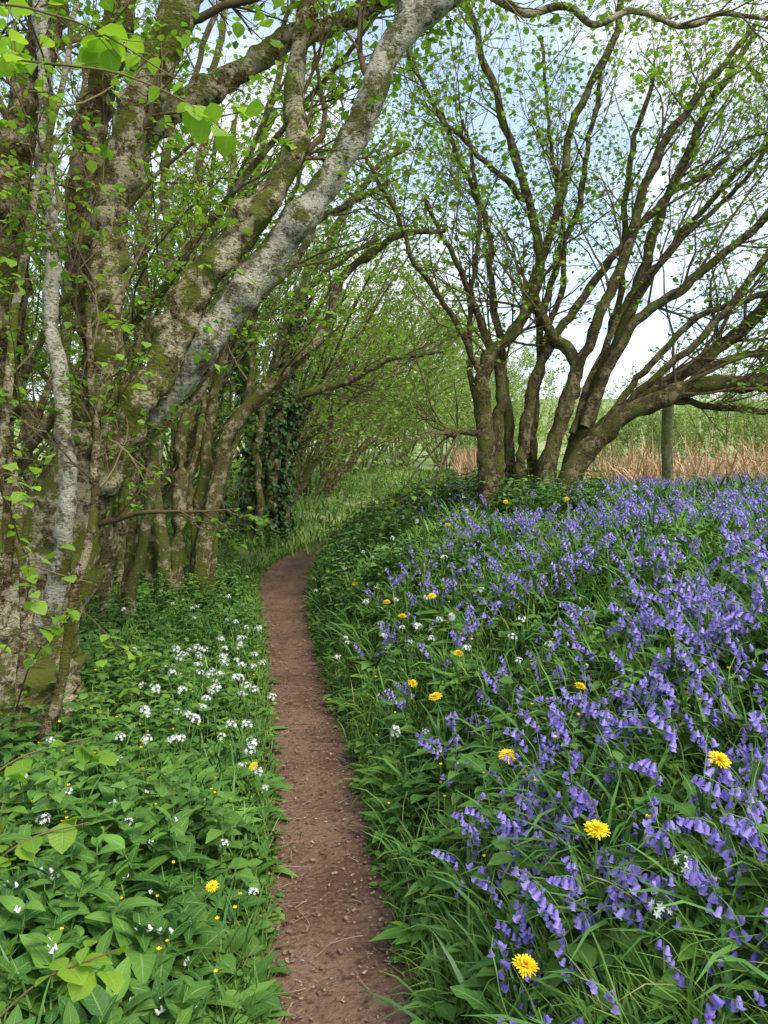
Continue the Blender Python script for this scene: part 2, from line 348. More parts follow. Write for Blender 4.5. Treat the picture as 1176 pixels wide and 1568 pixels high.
b.obj('bluebell_flowers',[M_stem,M_blue])

# ---- herbs
def herb_comfrey():
    parts=[]; H=random.uniform(.14,.26)
    parts.append((tube_tpl([(0,0,0),(.004,0,H*.5),(0,.006,H)],[.004,.0035,.002],4,1),(0,0,0),np.eye(3),1))
    for i in range(11):
        t=i/10; L=.18*(1-.55*t)*random.uniform(.7,1.15)
        lf=leaf(L,L*random.uniform(.42,.56),6,.22,random.uniform(.15,.7),.36)
        parts.append((lf,(0,0,H*(.15+.85*t)),R1(i*2.4+random.uniform(-.4,.4),.3+.5*t+random.uniform(-.25,.3),random.uniform(-.35,.35)),1))
    if random.random()<.3:
        for j in range(2):
            parts.append((( bl[0]*.8,bl[1],bl[2],np.full(len(bl[1]),2)),(random.uniform(-.02,.02),random.uniform(-.02,.02),H+.01),R1(random.uniform(0,6),.6),.9))
    return merge(parts)
def herb_nettle():
    parts=[]; H=random.uniform(.2,.34); lx,ly=random.uniform(-.03,.03),random.uniform(-.03,.03)
    parts.append((tube_tpl([(0,0,0),(lx/2,ly/2,H*.5),(lx,ly,H)],[.003,.0025,.0015],3,1),(0,0,0),np.eye(3),1))
    for i in range(6):
        t=(i+1)/6; L=.085*(1-.5*abs(t-.55))*random.uniform(.8,1.1)
        for s in (0,PI):
            parts.append((leaf(L,L*.62,3,.25,.35,.35),(lx*t,ly*t,H*t),R1(i*PI/2+s+random.uniform(-.2,.2),.1+.35*t+random.uniform(-.2,.2)),1))
    return merge(parts)
def herb_rams():
    parts=[]
    for i in range(6):
        L=random.uniform(.14,.22); a=random.uniform(0,2*PI)
        parts.append((leaf(L,L*.30,4,.2,random.uniform(.3,.9),.5),(random.uniform(-.02,.02),random.uniform(-.02,.02),0),R1(a,random.uniform(.5,1.2),random.uniform(-.3,.3)),1))
    return merge(parts)
def herb_small():
    parts=[]
    for i in range(8):
        L=random.uniform(.03,.055); a=random.uniform(0,2*PI); r=random.uniform(0,.05)
        parts.append((leaf(L,L*.75,3,.2,.3,.45),(r*math.cos(a),r*math.sin(a),random.uniform(.01,.09)),R1(a-PI/2,random.uniform(-.1,.7),random.uniform(-.3,.3)),1))
    return merge(parts)
def herb_broad():
    parts=[]
    for i in range(6):
        L=random.uniform(.12,.2); a=i*1.05+random.uniform(-.3,.3)
        parts.append((leaf(L,L*.40,6,.25,random.uniform(.3,.8),.6,ser=.12),(0,0,0),R1(a,random.uniform(.5,1.1),random.uniform(-.2,.2)),1))
    return merge(parts)
C=[herb_comfrey() for _ in range(9)]; Nn=[herb_nettle() for _ in range(6)]; Ra=[herb_rams() for _ in range(5)]; Sm=[herb_small() for _ in range(5)]; Br=[herb_broad() for _ in range(4)]
b=Buf(); p=scatter(430,.95,2.9,1.3,'L',.14,spread=.7,extra=.6,mask=lambda x,y:(y<2.5+.4*np.sin(5*x))); plant_inst(b,C,p,.6,1.25,.28)
b.obj('comfrey_plants',[M_herb,M_stem,M_white])
b=Buf()
p=scatter(1900,2.2,12,.9,'L',.12,mask=lambda x,y:x<cx(y)-hw(y)-.1-.35*(y<6)*(pnoise(x,y,1.)>-.1)); plant_inst(b,Nn,p,.6,1.15,.15)
p=scatter(1000,6,15,1.3,'R',.12,mask=lambda x,y:(x<cx(y)+2.6)&(pnoise(x,y,.8,8)>-.12)); plant_inst(b,Nn,p,.8,1.5,.15)
p=scatter(480,2.0,7,1.,'R',.05,mask=lambda x,y:(pnoise(x,y,1.5,8)>.0)); plant_inst(b,Nn,p,.4,.85,.2)
p=scatter(350,12,20,1.3,'L',.3); plant_inst(b,Nn,p,1.3,2.2,.15)
b.obj('nettle_patch',[M_nettle,M_stem])
b=Buf()
p=scatter(1000,1.8,9,.9,'L',.03,mask=lambda x,y:x>cx(y)-1.7); plant_inst(b,Ra,p,.6,1.05,.1)
p=scatter(560,1.2,7,.9,'R',.05,mask=lambda x,y:(pnoise(x,y,1.5,2)>-.15)); plant_inst(b,Ra,p,.6,1.1,.1)
b.obj('ramsons_leaves',[M_rams])
b=Buf(); p=scatter(3200,.9,10,.8,'B',.0); plant_inst(b,Sm,p,.8,1.7,.2)
n=1500; y=rng.uniform(.9,10,n); s=rng.choice([-1,1],n); x=cx(y)+s*(hw(y)+rng.uniform(-.03,.1,n)); plant_inst(b,Sm,np.column_stack([x,y,height(x,y)+.01]),.4,.9,.2)
p=scatter(560,1.1,7,.9,'R',.03); plant_inst(b,Br,p,.5,1.15,.15)
b.obj('low_herbs',[M_nettle])
b=Buf(); pet=[]
for i in range(5): pet.append((leaf(.007,.007,2,.1,-.4,.6,1),(0,0,0),R1(i*2*PI/5,.5),1))
butt=merge(pet+[(tube_tpl([(0,0,-.2),(0,0,-.1),(0,0,0)],[.001,.001,.001],3,0),(0,0,0),np.eye(3),1)])
p=scatter(110,1.8,8,1.,'L',.02,mask=lambda x,y:x>cx(y)-1.2); p[:,2]+=.22; plant_inst(b,[butt],p,.9,1.4,.2)
p=scatter(110,1.8,9,1.,'R',.02,mask=lambda x,y:x<cx(y)+1.2); p[:,2]+=.2; plant_inst(b,[butt],p,.9,1.4,.2)
b.obj('buttercup_flowers',[M_stem,M_yel])
# ramsons flowers
star=[]
for i in range(6): star.append((leaf(.013,.0055,2,.1,.1,.5,1),(0,0,0),R1(i*PI/3,.25),1))
star=merge(star); ums=[]
for v in range(3):
    um=[]; nf=[9,12,14][v]
    for i in range(nf):
        a=i*2.4+random.uniform(-.3,.3); e=math.acos(1-1.0*(i+.5)/nf)+random.uniform(-.2,.2); Lr=random.uniform(.018,.03); d=np.array([math.cos(a)*math.sin(e),math.sin(a)*math.sin(e),math.cos(e)])
        um.append((tube_tpl([(0,0,0),d*Lr*.5,d*Lr],[.0007]*3,3,0),(0,0,0),np.eye(3),1)); um.append((star,d*Lr,R1(a+PI/2,e),random.uniform(.7,1.1)))
    um=[(x[0],np.array(x[1])+np.array([0,0,.24]),x[2],x[3]) for x in um]
    um.append((tube_tpl([(0,0,0),(.004,0,.12),(0,0,.24)],[.002,.0018,.0015],3,0),(0,0,0),np.eye(3),1)); ums.append(merge(um))
b=Buf(); p=scatter(65,2.8,6.8,1.2,'L',.0,mask=lambda x,y:(x>cx(y)-.85)&(pnoise(x,y,1.2,3)>-.05)); plant_inst(b,ums,p,.8,1.15,.15)
p=scatter(45,2.2,9,1.2,'L',.0,mask=lambda x,y:(x>cx(y)-1.5)); plant_inst(b,ums,p,.6,.95,.15)
p=scatter(40,3.0,9,1.2,'R',.0,mask=lambda x,y:(x<cx(y)+1.1)); plant_inst(b,ums,p,.7,1.,.15)
for x,y in ((.64,1.6),(.55,1.53),(.05,3.4)): plant_inst(b,[ums[0]],np.array([[x,y,float(height(x,y))]]),.95,1.,.1)
b.obj('ramsons_flowers',[M_stem,M_white])
# dandelions
def dandelion(x,y,s=1.):
    b=Buf(); H=.17; parts=[(tube_tpl([(0,0,0),(.01,0,H*.5),(0,0,H)],[.0028,.0026,.0024],5,0),(0,0,0),np.eye(3),1)]
    for ring,(nq,L,el) in enumerate([(26,.026,.12),(22,.022,.35),(18,.017,.65),(12,.011,1.05),(6,.007,1.4)]):
        for i in range(nq):
            parts.append((leaf(L*random.uniform(.85,1.1),.0042,2,.1,.1,.6,1,tip=.5),(0,0,H+.001*ring),R1(i*2*PI/nq+ring*.3+random.uniform(-.1,.1),el+random.uniform(-.1,.1)),1))
    for i in range(9): parts.append((leaf(.016,.005,2,.1,.3,.4,0),(0,0,H-.004),R1(i*.7,-.9),1))
    for i in range(6): parts.append((leaf(random.uniform(.1,.16),.035,7,.2,random.uniform(.3,.7),.65,2,ser=.3),(0,0,0),R1(i*1.05+random.random()*.5,random.uniform(.2,.7)),1))
    t=merge(parts)
    b.add(t[0],t[1],t[3],t[2]); o=b.obj('dandelion',[M_stem,M_yel,M_herb]); o.location=(x,y,float(height(x,y))+.09); o.scale=(s,)*3; o.rotation_euler=(.4+random.uniform(-.3,.25),random.uniform(-.3,.3),random.uniform(-.4,.4))
for x,y,s in ((.50,1.84,1.25),(.28,1.72,1.2),(.77,1.86,1.1),(.39,2.6,1.15),(.26,3.2,1.2),(.08,3.8,1.1),(.66,2.68,.9),(.09,4.6,1.2),(.31,4.6,1.05),(0.02,5,1.1),(.32,3.6,.95),(-.55,3.45,.9),(-.55,2.45,.8),(-.22,6.2,1.1),(.5,6.4,1.1),(1.1,7,1.1),(1.5,6.2,1.0)): dandelion(x,y,s)
def clock(x,y):
    parts=[(tube_tpl([(0,0,0),(.01,0,.14),(0,0,.28)],[.0025,.0022,.002],4,0),(0,0,0),np.eye(3),1)]
    for i in range(90):
        a=i*2.4; e=math.acos(1-2*(i+.5)/90); 
        parts.append((leaf(.022,.004,2,0,0,.8,1,tip=1.),(0,0,.28),R1(a,PI/2-e),1))
    b=Buf(); t=merge(parts); b.add(t[0],t[1],t[3],t[2]); o=b.obj('dandelion_clock',[M_stem,M_white]); o.location=(x,y,float(height(x,y)))
for x,y in ((.72,6.6),(.3,6.9),(.2,8),(1.95,5.9),(.35,3.9)): clock(x,y)

# ---------------------------------------------------------------- trees
dia=(np.array([[0,0,0],[.42,.35,.12],[0,.5,0],[-.42,.35,.12],[.33,.72,.06],[0,1.,-.12],[-.33,.72,.06]]),None,None,None)
dia=(dia[0],np.array([[0,1,4,2],[0,2,6,3],[2,4,5,6]]),np.stack([dia[0][:,0]*2,dia[0][:,1],dia[0][:,0]*0],-1),np.zeros(3,int))
rh=(np.array([[0,0,0],[.38,.45,.1],[0,1,-.05],[-.38,.45,.1]]),np.array([[0,1,2,3]]),np.zeros((4,3)),np.array([0]))
def leaves_on(buf,P,n,size,tpl=dia,mat=0,tmin=.2,sd=.25):
    M,K,_=P.shape; mi=np.repeat(np.arange(M),n); t=rng.uniform(tmin,1,M*n)*(K-1); i=np.minimum(t.astype(int),K-2); f=(t-i)[:,None]
    pos=P[mi,i]*(1-f)+P[mi,i+1]*f; k=len(pos)
    inst(buf,tpl,pos,rots(rng.uniform(0,2*PI,k),rng.uniform(-.9,.7,k),rng.uniform(-.6,.6,k)),size*rng.uniform(1-sd*1.6,1+sd*1.6,k),mat)
def build_tree(name,limbs,K=70,sides=16,n1=9,n2=6,n3=4,l1=(.6,1.6),l2=(.3,.8),l3=(.12,.35),nl=3,ls=.035,bump=1.,bark=None,bark2=None,bark3=None,t0=.45,leafm=M_can,tpl=dia,up=.05,bias=None,mats_pick=None,wig=.015,rscale=1.):
    root=empty(name)
    bt=Buf(); Ps=[];Rs=[]
    for li,L in enumerate(limbs):
        a=np.array(L,float); c=smooth_curve(a,K); P=c[:,:3]; r=np.maximum(c[:,3]*rscale,.004)
        for k in range(K):
            v=Vector(P[k]); P[k]+=wig*np.array(mn.noise_vector(v*2.5+Vector((li,0,0))))+wig*.5*np.array(mn.noise_vector(v*7))
        bp_=bump[li] if isinstance(bump,list) else bump*min(1,a[:,3].mean()/.07)
        tubes(bt,P[None],r[None],sides,mat=0 if mats_pick is None else mats_pick[li],bump=bp_); Ps.append(P);Rs.append(r)
    bt.obj('limbs',[m_ for m_ in (bark,bark2,bark3) if m_],root)
    Ps=np.array(Ps);Rs=np.array(Rs)
    bb=Buf()
    P1,r1=spawn(Ps,Rs,n1,t0,1,*l1,ang=.7,K=9,wander=.17,up=up,rs=.35,rmax=.024,rmin=.006,bias=bias); tubes(bb,P1,r1,5)
    P2,r2=spawn(P1,r1,n2,.15,1,*l2,ang=.8,K=6,wander=.22,up=up,rs=.6,rmax=.010,rmin=.0032); tubes(bb,P2,r2,3)
    P3,r3=spawn(P2,r2,n3,.15,1,*l3,ang=.8,K=4,wander=.25,up=up,rs=.7,rmax=.0045,rmin=.0018); tubes(bb,P3,r3,3)
    bb.obj('twigs',[M_twig],root)
    bl_=Buf(); leaves_on(bl_,P3,nl,ls,tpl); leaves_on(bl_,P2,1,ls,tpl)
    bl_.obj('leaves',[leafm],root)
    return root,P1
L1=[
 [(-1.90,3.95,-.1,.42),(-1.88,3.95,.30,.31),(-1.86,3.97,.65,.27),(-1.80,4,1.0,.235),(-1.72,4,1.3,.20),(-1.62,4.02,1.6,.145),(-1.54,4.02,1.85,.09)],
 [(-1.72,4,.95,.14),(-1.55,4,1.42,.115),(-1.45,4,1.68,.11),(-1.455,4,2.02,.095),(-1.47,4,2.44,.1),(-1.44,4,2.78,.1),(-1.335,3.95,3.12,.115),(-1.21,3.95,3.5,.10),(-1.02,3.9,3.9,.09),(-.85,3.9,4.25,.08),(-.6,3.9,4.9,.05)],
 [(-1.70,4.2,1.0,.12),(-1.60,4.25,1.9,.10),(-1.62,4.3,2.4,.10),(-1.68,4.3,2.9,.09),(-1.62,4.3,3.4,.09),(-1.52,4.3,3.9,.08),(-1.35,4.35,4.5,.07)],
 [(-1.50,4.0,1.55,.08),(-1.40,3.97,1.72,.09),(-1.21,3.95,2.02,.098),(-1.09,3.95,2.26,.098),(-.956,3.95,2.54,.095),(-.75,3.95,2.80,.085),(-.56,3.95,3.02,.078),(-.44,3.95,3.26,.068),(-.47,4,3.55,.055),(-.41,4,3.9,.05),(-.33,4.05,4.5,.04)],
 [(-1.35,4.1,1.75,.05),(-1.20,4.1,1.95,.07),(-1.02,4.05,2.16,.085),(-.84,4,2.42,.09),(-.62,4,2.66,.092),(-.42,3.95,2.89,.085),(-.25,3.95,3.12,.078),(-.09,3.9,3.42,.075),(.04,3.9,3.71,.075),(.18,3.9,3.87,.082),(.45,3.9,4.08,.07),(.8,3.95,4.4,.055)],
 [(.12,3.9,3.82,.05),(.10,3.92,4.0,.055),(.17,3.95,4.3,.045),(.2,4,4.7,.03)],
 [(-1.30,4.05,3.25,.06),(-1.18,4.1,3.44,.072),(-.956,4.15,3.62,.072),(-.78,4.2,3.74,.066),(-.54,4.2,3.92,.06),(-.20,4.25,4.04,.055),(.2,4.3,4.3,.045)],
 [(-1.70,3.8,.85,.075),(-1.60,3.72,1.1,.055),(-1.52,3.62,1.42,.046),(-1.50,3.6,1.89,.043),(-1.56,3.6,2.4,.041),(-1.58,3.65,2.95,.038),(-1.62,3.7,3.57,.035),(-1.70,3.75,4.3,.03)],
 [(-2.0,3.9,.1,.12),(-1.98,3.88,.85,.105),(-1.97,3.85,1.6,.09),(-1.94,3.85,1.95,.08),(-1.88,3.85,2.5,.09),(-1.86,3.85,3.0,.1),(-1.76,3.85,3.45,.085),(-1.64,3.85,3.85,.08),(-1.55,3.85,4.4,.06)],
 [(-2.25,3.9,1.5,.08),(-2.15,3.85,2.4,.075),(-2.05,3.8,3.2,.065),(-2.0,3.8,3.9,.06),(-2.05,3.8,4.5,.05)],
 [(.45,3.9,4.06,.04),(.60,3.9,3.95,.026),(.72,3.9,3.88,.022),(.9,3.92,3.92,.02),(1.05,3.93,3.84,.019),(1.25,3.95,3.93,.017),(1.55,4,3.87,.014),(1.75,4,3.95,.012),(2.1,4.05,3.92,.010)],
 [(-1.90,3.6,.05,.03),(-1.62,3.55,.35,.028),(-1.50,3.55,.8,.026),(-1.40,3.55,1.2,.023),(-1.36,3.6,1.75,.019),(-1.38,3.6,2.4,.015)],
 [(-1.72,4.05,.75,.04),(-1.45,4.1,1.25,.035),(-1.35,4.1,1.7,.03),(-1.0,4.15,2.05,.025),(-.9,4.2,2.5,.02)],
 [(-1.98,3.5,.1,.028),(-1.80,3.45,.9,.025),(-1.72,3.45,1.7,.022),(-1.66,3.5,2.5,.019),(-1.45,3.5,3.3,.015),(-1.3,3.5,4.0,.011)],
 [(-1.75,3.5,.1,.022),(-1.66,3.45,.8,.02),(-1.68,3.45,1.6,.018),(-1.80,3.45,2.4,.015),(-1.78,3.45,3.2,.012)],
]
rootL,P1L=build_tree('hazel_tree',L1,K=140,sides=24,n1=6,n2=6,n3=4,l1=(.4,1.3),l2=(.2,.6),l3=(.1,.3),nl=3,ls=.036,bark=M_barkL,bark2=M_barkP,bark3=M_barkPale,mats_pick=[0,0,1,0,2,2,0,2,1,1,0,1,0,0,1],t0=.55,bump=[.75,1.2,1.2,1.1,.75,.8,.9,.7,1.3,1.,.6,.4,.4,.4,.4],rscale=.88,wig=.025)
hz=leaf(1.,.86,6,.18,.25,.42,0,ser=.05)
def leafy_twigs(curves,parent,size,step,den=8):
    bt=Buf(); bl_=Buf()
    for cpts in curves:
        c=smooth_curve(np.array(cpts,float),24); P=c[:,:3]; r=np.linspace(.0045,.0015,24)
        for k in range(24): P[k]+=.012*np.array(mn.noise_vector(Vector(P[k])*6))
        tubes(bt,P[None],r[None],5)
        S,rr=spawn(P[None],r[None],step,.2,1,.08,.25,ang=.9,K=5,wander=.15,up=0.02,rs=.6,rmin=.001); tubes(bt,S,rr,4)
        for Q,nn_ in ((P[None],den),(S,3)): 
            M,K,_=Q.shape; mi=np.repeat(np.arange(M),nn_); i=rng.integers(1,K,M*nn_); pos=Q[mi,i]; k=len(pos)
            inst(bl_,hz,pos,rots(rng.uniform(0,2*PI,k),rng.uniform(-.7,.35,k),rng.uniform(-.5,.5,k)),size*rng.uniform(.55,1.25,k))
    bt.obj('shoots',[M_twig],parent); bl_.obj('young_leaves',[M_young],parent)
leafy_twigs([
 [(-1.5,2.6,2.75),(-1.1,2.0,2.62),(-.78,1.75,2.52),(-.5,1.65,2.42),(-.3,1.6,2.28)],
 [(-1.6,2.8,3.1),(-1.1,2.1,2.85),(-.8,1.8,2.65),(-.62,1.7,2.55),(-.42,1.65,2.42)],
 [(-1.4,2.6,2.9),(-.95,2.0,2.75),(-.85,1.8,2.5)],
 [(-1.4,3.2,3.5),(-.9,2.6,3.25),(-.5,2.4,3.1),(-.2,2.3,3.0)],
 ],rootL,.054,5)
leafy_twigs([
 [(-1.7,3.6,1.2),(-1.5,3.0,1.5),(-1.35,2.7,1.6),(-1.2,2.6,1.55)],
 [(-1.7,3.6,1.0),(-1.45,3.1,1.2),(-1.3,2.8,1.25),(-1.05,2.7,1.2)],
 [(-1.7,3.6,1.8),(-1.5,3.1,2.1),(-1.4,2.9,2.3),(-1.25,2.8,2.3)],
 [(-1.6,3.6,.8),(-1.3,3.2,1.0),(-1.1,3.0,.95),(-.95,2.9,.85)],
 [(-1.75,3.5,.4),(-1.5,3.2,.8),(-1.3,3.1,1.0)],
 [(-1.5,3.9,1.8),(-1.25,3.7,2.0),(-1.1,3.6,2.25)],
 [(-1.5,3.8,2.3),(-1.25,3.6,2.3),(-1.2,3.5,2.1)],
 [(-1.6,3.5,3.3),(-1.3,3.1,3.1),(-1.1,3.0,2.9)],
 ],rootL,.05,4,7)
sap=empty('hazel_sapling')
leafy_twigs([
 [(-1.05,1.3,.15),(-.92,1.45,.6),(-.78,1.5,.82),(-.62,1.55,.86)],
 [(-1.0,1.4,.1),(-.85,1.4,.4),(-.7,1.4,.6),(-.52,1.42,.68)],
 [(-1.0,1.3,.1),(-.8,1.3,.35),(-.65,1.3,.48),(-.48,1.32,.5)],
 [(-1.2,1.7,.2),(-1.05,1.75,.7),(-.9,1.8,.9),(-.7,1.85,.95)],
 [(-1.3,2.2,.2),(-1.25,2.2,.8),(-1.1,2.2,1.1),(-.95,2.2,1.15)],
 ],sap,.055,5)

L2=[
 [(-1.98,8,.3,.13),(-1.775,8,1.48,.105),(-1.57,8,2.1,.095),(-1.09,8,2.58,.085),(-.6,8,3.13,.07),(-.4,8,3.65,.06),(.08,7.9,3.98,.045),(.6,7.8,4.05,.03)],
 [(-2.19,8,.3,.12),(-2.15,8,1.76,.1),(-1.98,8,2.45,.085),(-1.64,8,3.1,.07),(-.95,8,3.75,.06),(-.67,8,4.2,.05),(.08,8,4.6,.035)],
 [(-2.3,7.9,.3,.10),(-2.36,7.9,2.1,.08),(-1.98,7.9,3.7,.06),(-1.77,7.8,5.2,.05),(-1.5,7.8,6.6,.04)],
 [(-2.5,8.1,.3,.09),(-2.5,8.1,1.8,.08),(-2.45,8,3.0,.07),(-2.5,8,4.2,.06),(-2.3,8,5.6,.04)],
 [(-2.1,8.2,.3,.09),(-1.9,8.2,2.0,.08),(-1.6,8.2,3.4,.065),(-1.5,8.2,4.6,.05),(-1.0,8.1,6.0,.04)],
 [(-2.7,7.8,.3,.08),(-2.75,7.8,2.0,.07),(-2.85,7.8,3.8,.06),(-2.8,7.7,5.5,.04)],
 [(-1.85,8.1,.3,.06),(-1.8,8.1,1.2,.05),(-1.45,8.1,2.4,.045),(-1.3,8.1,3.6,.035),(-.8,8,4.9,.03)],
 [(-2.0,8.0,.3,.05),(-2.05,8.1,1.4,.045),(-1.9,8.1,2.6,.04),(-1.9,8.1,3.8,.035),(-1.7,8,5.2,.03)],
]
build_tree('coppiced_hazel_tree',L2,K=50,sides=10,n1=9,n2=6,n3=3,l1=(.6,1.8),nl=2,ls=.05,bark=M_barkM,t0=.4,bump=.8,wig=.05,rscale=.72)
L2b=[
 [(-2.35,6.3,.2,.09),(-2.3,6.3,1.5,.08),(-2.25,6.3,2.8,.065),(-2.0,6.2,4.2,.05),(-1.6,6.1,5.6,.04)],
 [(-2.2,6.4,.2,.07),(-1.95,6.4,1.6,.06),(-1.8,6.4,3.0,.055),(-1.75,6.3,4.2,.04),(-1.3,6.2,5.3,.03)],
 [(-2.5,6.3,.2,.07),(-2.6,6.3,1.8,.06),(-2.55,6.2,3.2,.05),(-2.4,6.2,4.8,.04)],
 [(-2.3,6.5,.2,.05),(-2.15,6.5,1.4,.045),(-2.1,6.5,2.6,.04),(-1.9,6.4,4.0,.03)],
 [(-2.7,6.0,.2,.06),(-2.8,6.0,1.8,.05),(-2.9,5.9,3.4,.04)],
]
build_tree('coppiced_hazel_tree',L2b,K=45,sides=10,n1=7,n2=5,n3=3,l1=(.5,1.4),nl=2,ls=.042,bark=M_barkM,t0=.35,bump=.8,wig=.05,rscale=.72)
L3=[
 [(-2.1,12,.4,.17),(-2.1,12,2.35,.15),(-2.25,12,3.9,.12),(-2.15,12,5.45,.1),(-1.74,12,7.2,.06)],
 [(-1.84,12,.4,.16),(-1.68,12,2.35,.14),(-1.32,12,4.3,.1),(-.9,12,5.1,.08),(-.3,11.8,6,.06),(.4,11.6,6.5,.04)],
 [(-1.63,12.2,.4,.12),(-1.53,12.2,2.3,.1),(-1.2,12,2.85,.085),(-.6,12,3.0,.07),(.1,11.8,3.3,.05),(.9,11.6,3.4,.03)],
 [(-2.5,11.6,.4,.12),(-2.6,11.6,2.5,.1),(-2.4,11.6,4.5,.08),(-2.2,11.5,6.8,.05)],
 [(-1.9,11.8,.4,.08),(-1.95,11.8,2.0,.07),(-1.6,11.8,3.6,.06),(-.9,11.6,4.6,.05),(-.1,11.4,5.0,.035)],
]
rt,_=build_tree('ivy_clad_tree',L3,K=45,sides=10,n1=11,n2=7,n3=3,l1=(.7,2.4),l2=(.4,1.),l3=(.2,.5),nl=2,ls=.07,bark=M_barkM,t0=.35,bump=.6,wig=.06,rscale=.8)
b=Buf()
for L,zt,nv in ((L3[0],5.2,1500),(L3[1],4.4,1300),(L3[3],4.5,700),(L3[2],2.7,600)):
    c=smooth_curve(np.array(L),120); c=c[(c[:,2]<zt)]; n=nv; i=rng.integers(0,len(c),n); a=rng.uniform(0,2*PI,n); r=c[i,3]*.8+rng.gamma(1.3,.035,n)*(.5+1.2*(pnoise(c[i,2],a,1.2)+.4))
    pos=np.stack([c[i,0]+r*np.cos(a),c[i,1]+r*np.sin(a),c[i,2]+rng.normal(0,.06,n)],-1)
    inst(b,dia,pos,rots(a-PI/2,rng.uniform(-1.3,-.2,n),rng.uniform(-.5,.5,n)),rng.uniform(.05,.10,n))
b.obj('ivy',[M_ivy],rt)

LR=[
 [(1.15,8,1.0,.16),(1.05,8,1.9,.12),(1.01,8,2.42,.11),(1.11,8,2.76,.09),(1.46,8,3.24,.075),(1.61,8,3.82,.065),(1.46,8,4.45,.06),(1.25,7.9,5.1,.05),(.98,7.9,5.85,.045),(.77,7.8,6.6,.03)],
 [(1.25,8.1,1.1,.11),(1.18,8.1,2.03,.09),(1.25,8.1,2.5,.07),(.95,8.1,3.3,.05),(.7,8,3.9,.035),(.4,7.9,4.4,.025)],
 [(1.66,8,1.1,.15),(1.8,8,2.03,.11),(1.97,8,2.48,.10),(2.0,8,2.74,.09),(1.66,8,3.17,.07),(1.56,8,3.58,.06),(1.8,7.9,4.4,.055),(1.94,7.9,5.2,.05),(2.28,7.8,5.9,.045),(2.4,7.8,6.8,.03)],
 [(2.0,8,2.6,.07),(2.05,7.9,2.8,.075),(2.28,7.8,3.35,.07),(2.5,7.8,4.0,.066),(2.73,7.7,4.75,.055),(3.1,7.6,5.3,.045),(3.6,7.5,5.9,.03)],
 [(1.87,8.2,1.1,.14),(2.15,8.2,2.1,.11),(2.46,8.2,2.86,.09),(2.73,8.2,3.7,.075),(3.04,8.2,4.65,.06),(3.45,8.2,5.5,.05),(3.9,8.2,6.2,.03)],
 [(1.75,7.9,1.1,.16),(2.08,7.9,1.78,.14),(2.42,7.8,2.12,.13),(2.9,7.7,2.40,.12),(3.45,7.6,2.46,.11),(4.07,7.5,2.62,.1),(4.9,7.4,3.0,.07)],
 [(1.95,8.1,1.3,.12),(2.2,8.1,1.95,.12),(2.6,8.0,2.3,.11),(3.1,8,2.62,.1),(3.6,8,3.0,.09),(4.05,8,3.4,.08),(4.8,8,4.1,.05)],
 [(2.1,8,2.1,.07),(2.25,8,2.5,.075),(2.56,7.9,3.1,.07),(3.1,7.9,3.52,.06),(3.6,7.8,3.95,.05),(4.05,7.8,4.4,.045),(4.8,7.8,5.0,.03)],
 [(1.46,8.1,1.1,.10),(1.49,8.1,2.17,.08),(1.8,8.1,3.0,.06),(2.35,8.1,3.8,.05),(2.9,8.1,4.4,.04),(3.5,8,4.8,.03)],
 [(1.4,8.2,1.1,.09),(1.35,8.3,2.2,.07),(1.2,8.3,3.2,.055),(1.1,8.3,4.2,.04),(.6,8.2,5.4,.03)],
 [(1.6,8.3,1.1,.08),(1.65,8.3,2.3,.06),(1.75,8.3,3.4,.05),(2.1,8.3,4.6,.04),(2.3,8.2,5.8,.03)],
 [(1.05,8,2.0,.04),(.85,7.95,2.02,.045),(.72,7.9,1.98,.05),(.62,7.9,2.02,.035)],
 [(2.1,7.9,1.9,.06),(2.6,7.8,2.4,.05),(3.2,7.6,3.0,.045),(3.9,7.5,3.9,.04),(4.4,7.4,4.8,.03)],
 [(2.9,7.8,2.35,.05),(3.4,7.8,2.7,.05),(3.9,7.8,2.8,.045),(4.6,7.7,2.75,.03)],
 [(1.9,8.2,1.5,.06),(2.3,8.3,2.6,.05),(2.55,8.3,3.6,.045),(2.6,8.3,4.8,.04),(2.9,8.3,5.9,.03)],
 [(1.3,8.1,1.1,.05),(1.0,8.1,2.2,.04),(.9,8.1,3.2,.035),(1.0,8.0,4.2,.03),(.8,7.9,5.2,.02)],
 [(1.7,8.2,1.1,.05),(1.6,8.2,2.4,.045),(1.9,8.2,3.6,.04),(1.8,8.1,4.6,.03),(1.6,8.0,6.0,.02)],
 [(2.3,8.0,2.1,.05),(2.9,7.9,2.9,.045),(3.5,7.8,3.3,.04),(4.3,7.7,3.5,.035),(5.2,7.6,3.6,.025)],
 [(2.2,8.2,2.3,.05),(2.7,8.3,3.4,.045),(3.4,8.3,4.4,.04),(4.2,8.3,5.2,.035),(5.0,8.3,5.8,.025)],
 [(2.6,7.9,2.25,.05),(3.1,7.8,2.3,.045),(3.7,7.6,2.2,.04),(4.5,7.4,2.3,.03)],
 [(2.0,8.1,2.0,.05),(2.5,8.1,3.3,.045),(3.0,8.1,3.9,.04),(3.8,8.1,4.7,.03),(4.4,8.1,5.5,.02)],
 [(1.05,8,2.5,.05),(.75,7.9,3.1,.04),(.35,7.8,3.7,.033),(0.0,7.7,4.4,.028),(-.4,7.6,5.0,.02)],
 [(1.46,8,4.4,.045),(1.0,7.9,4.8,.035),(.5,7.7,5.2,.028),(0.1,7.6,5.9,.02)],
]
build_tree('multi_stemmed_tree',LR,K=60,sides=12,n1=12,n2=7,n3=4,l1=(.7,2.2),l2=(.3,1.),l3=(.12,.4),nl=2,ls=.047,bark=M_barkR,t0=.35,bump=.8,wig=.05,up=.06,rscale=.76)

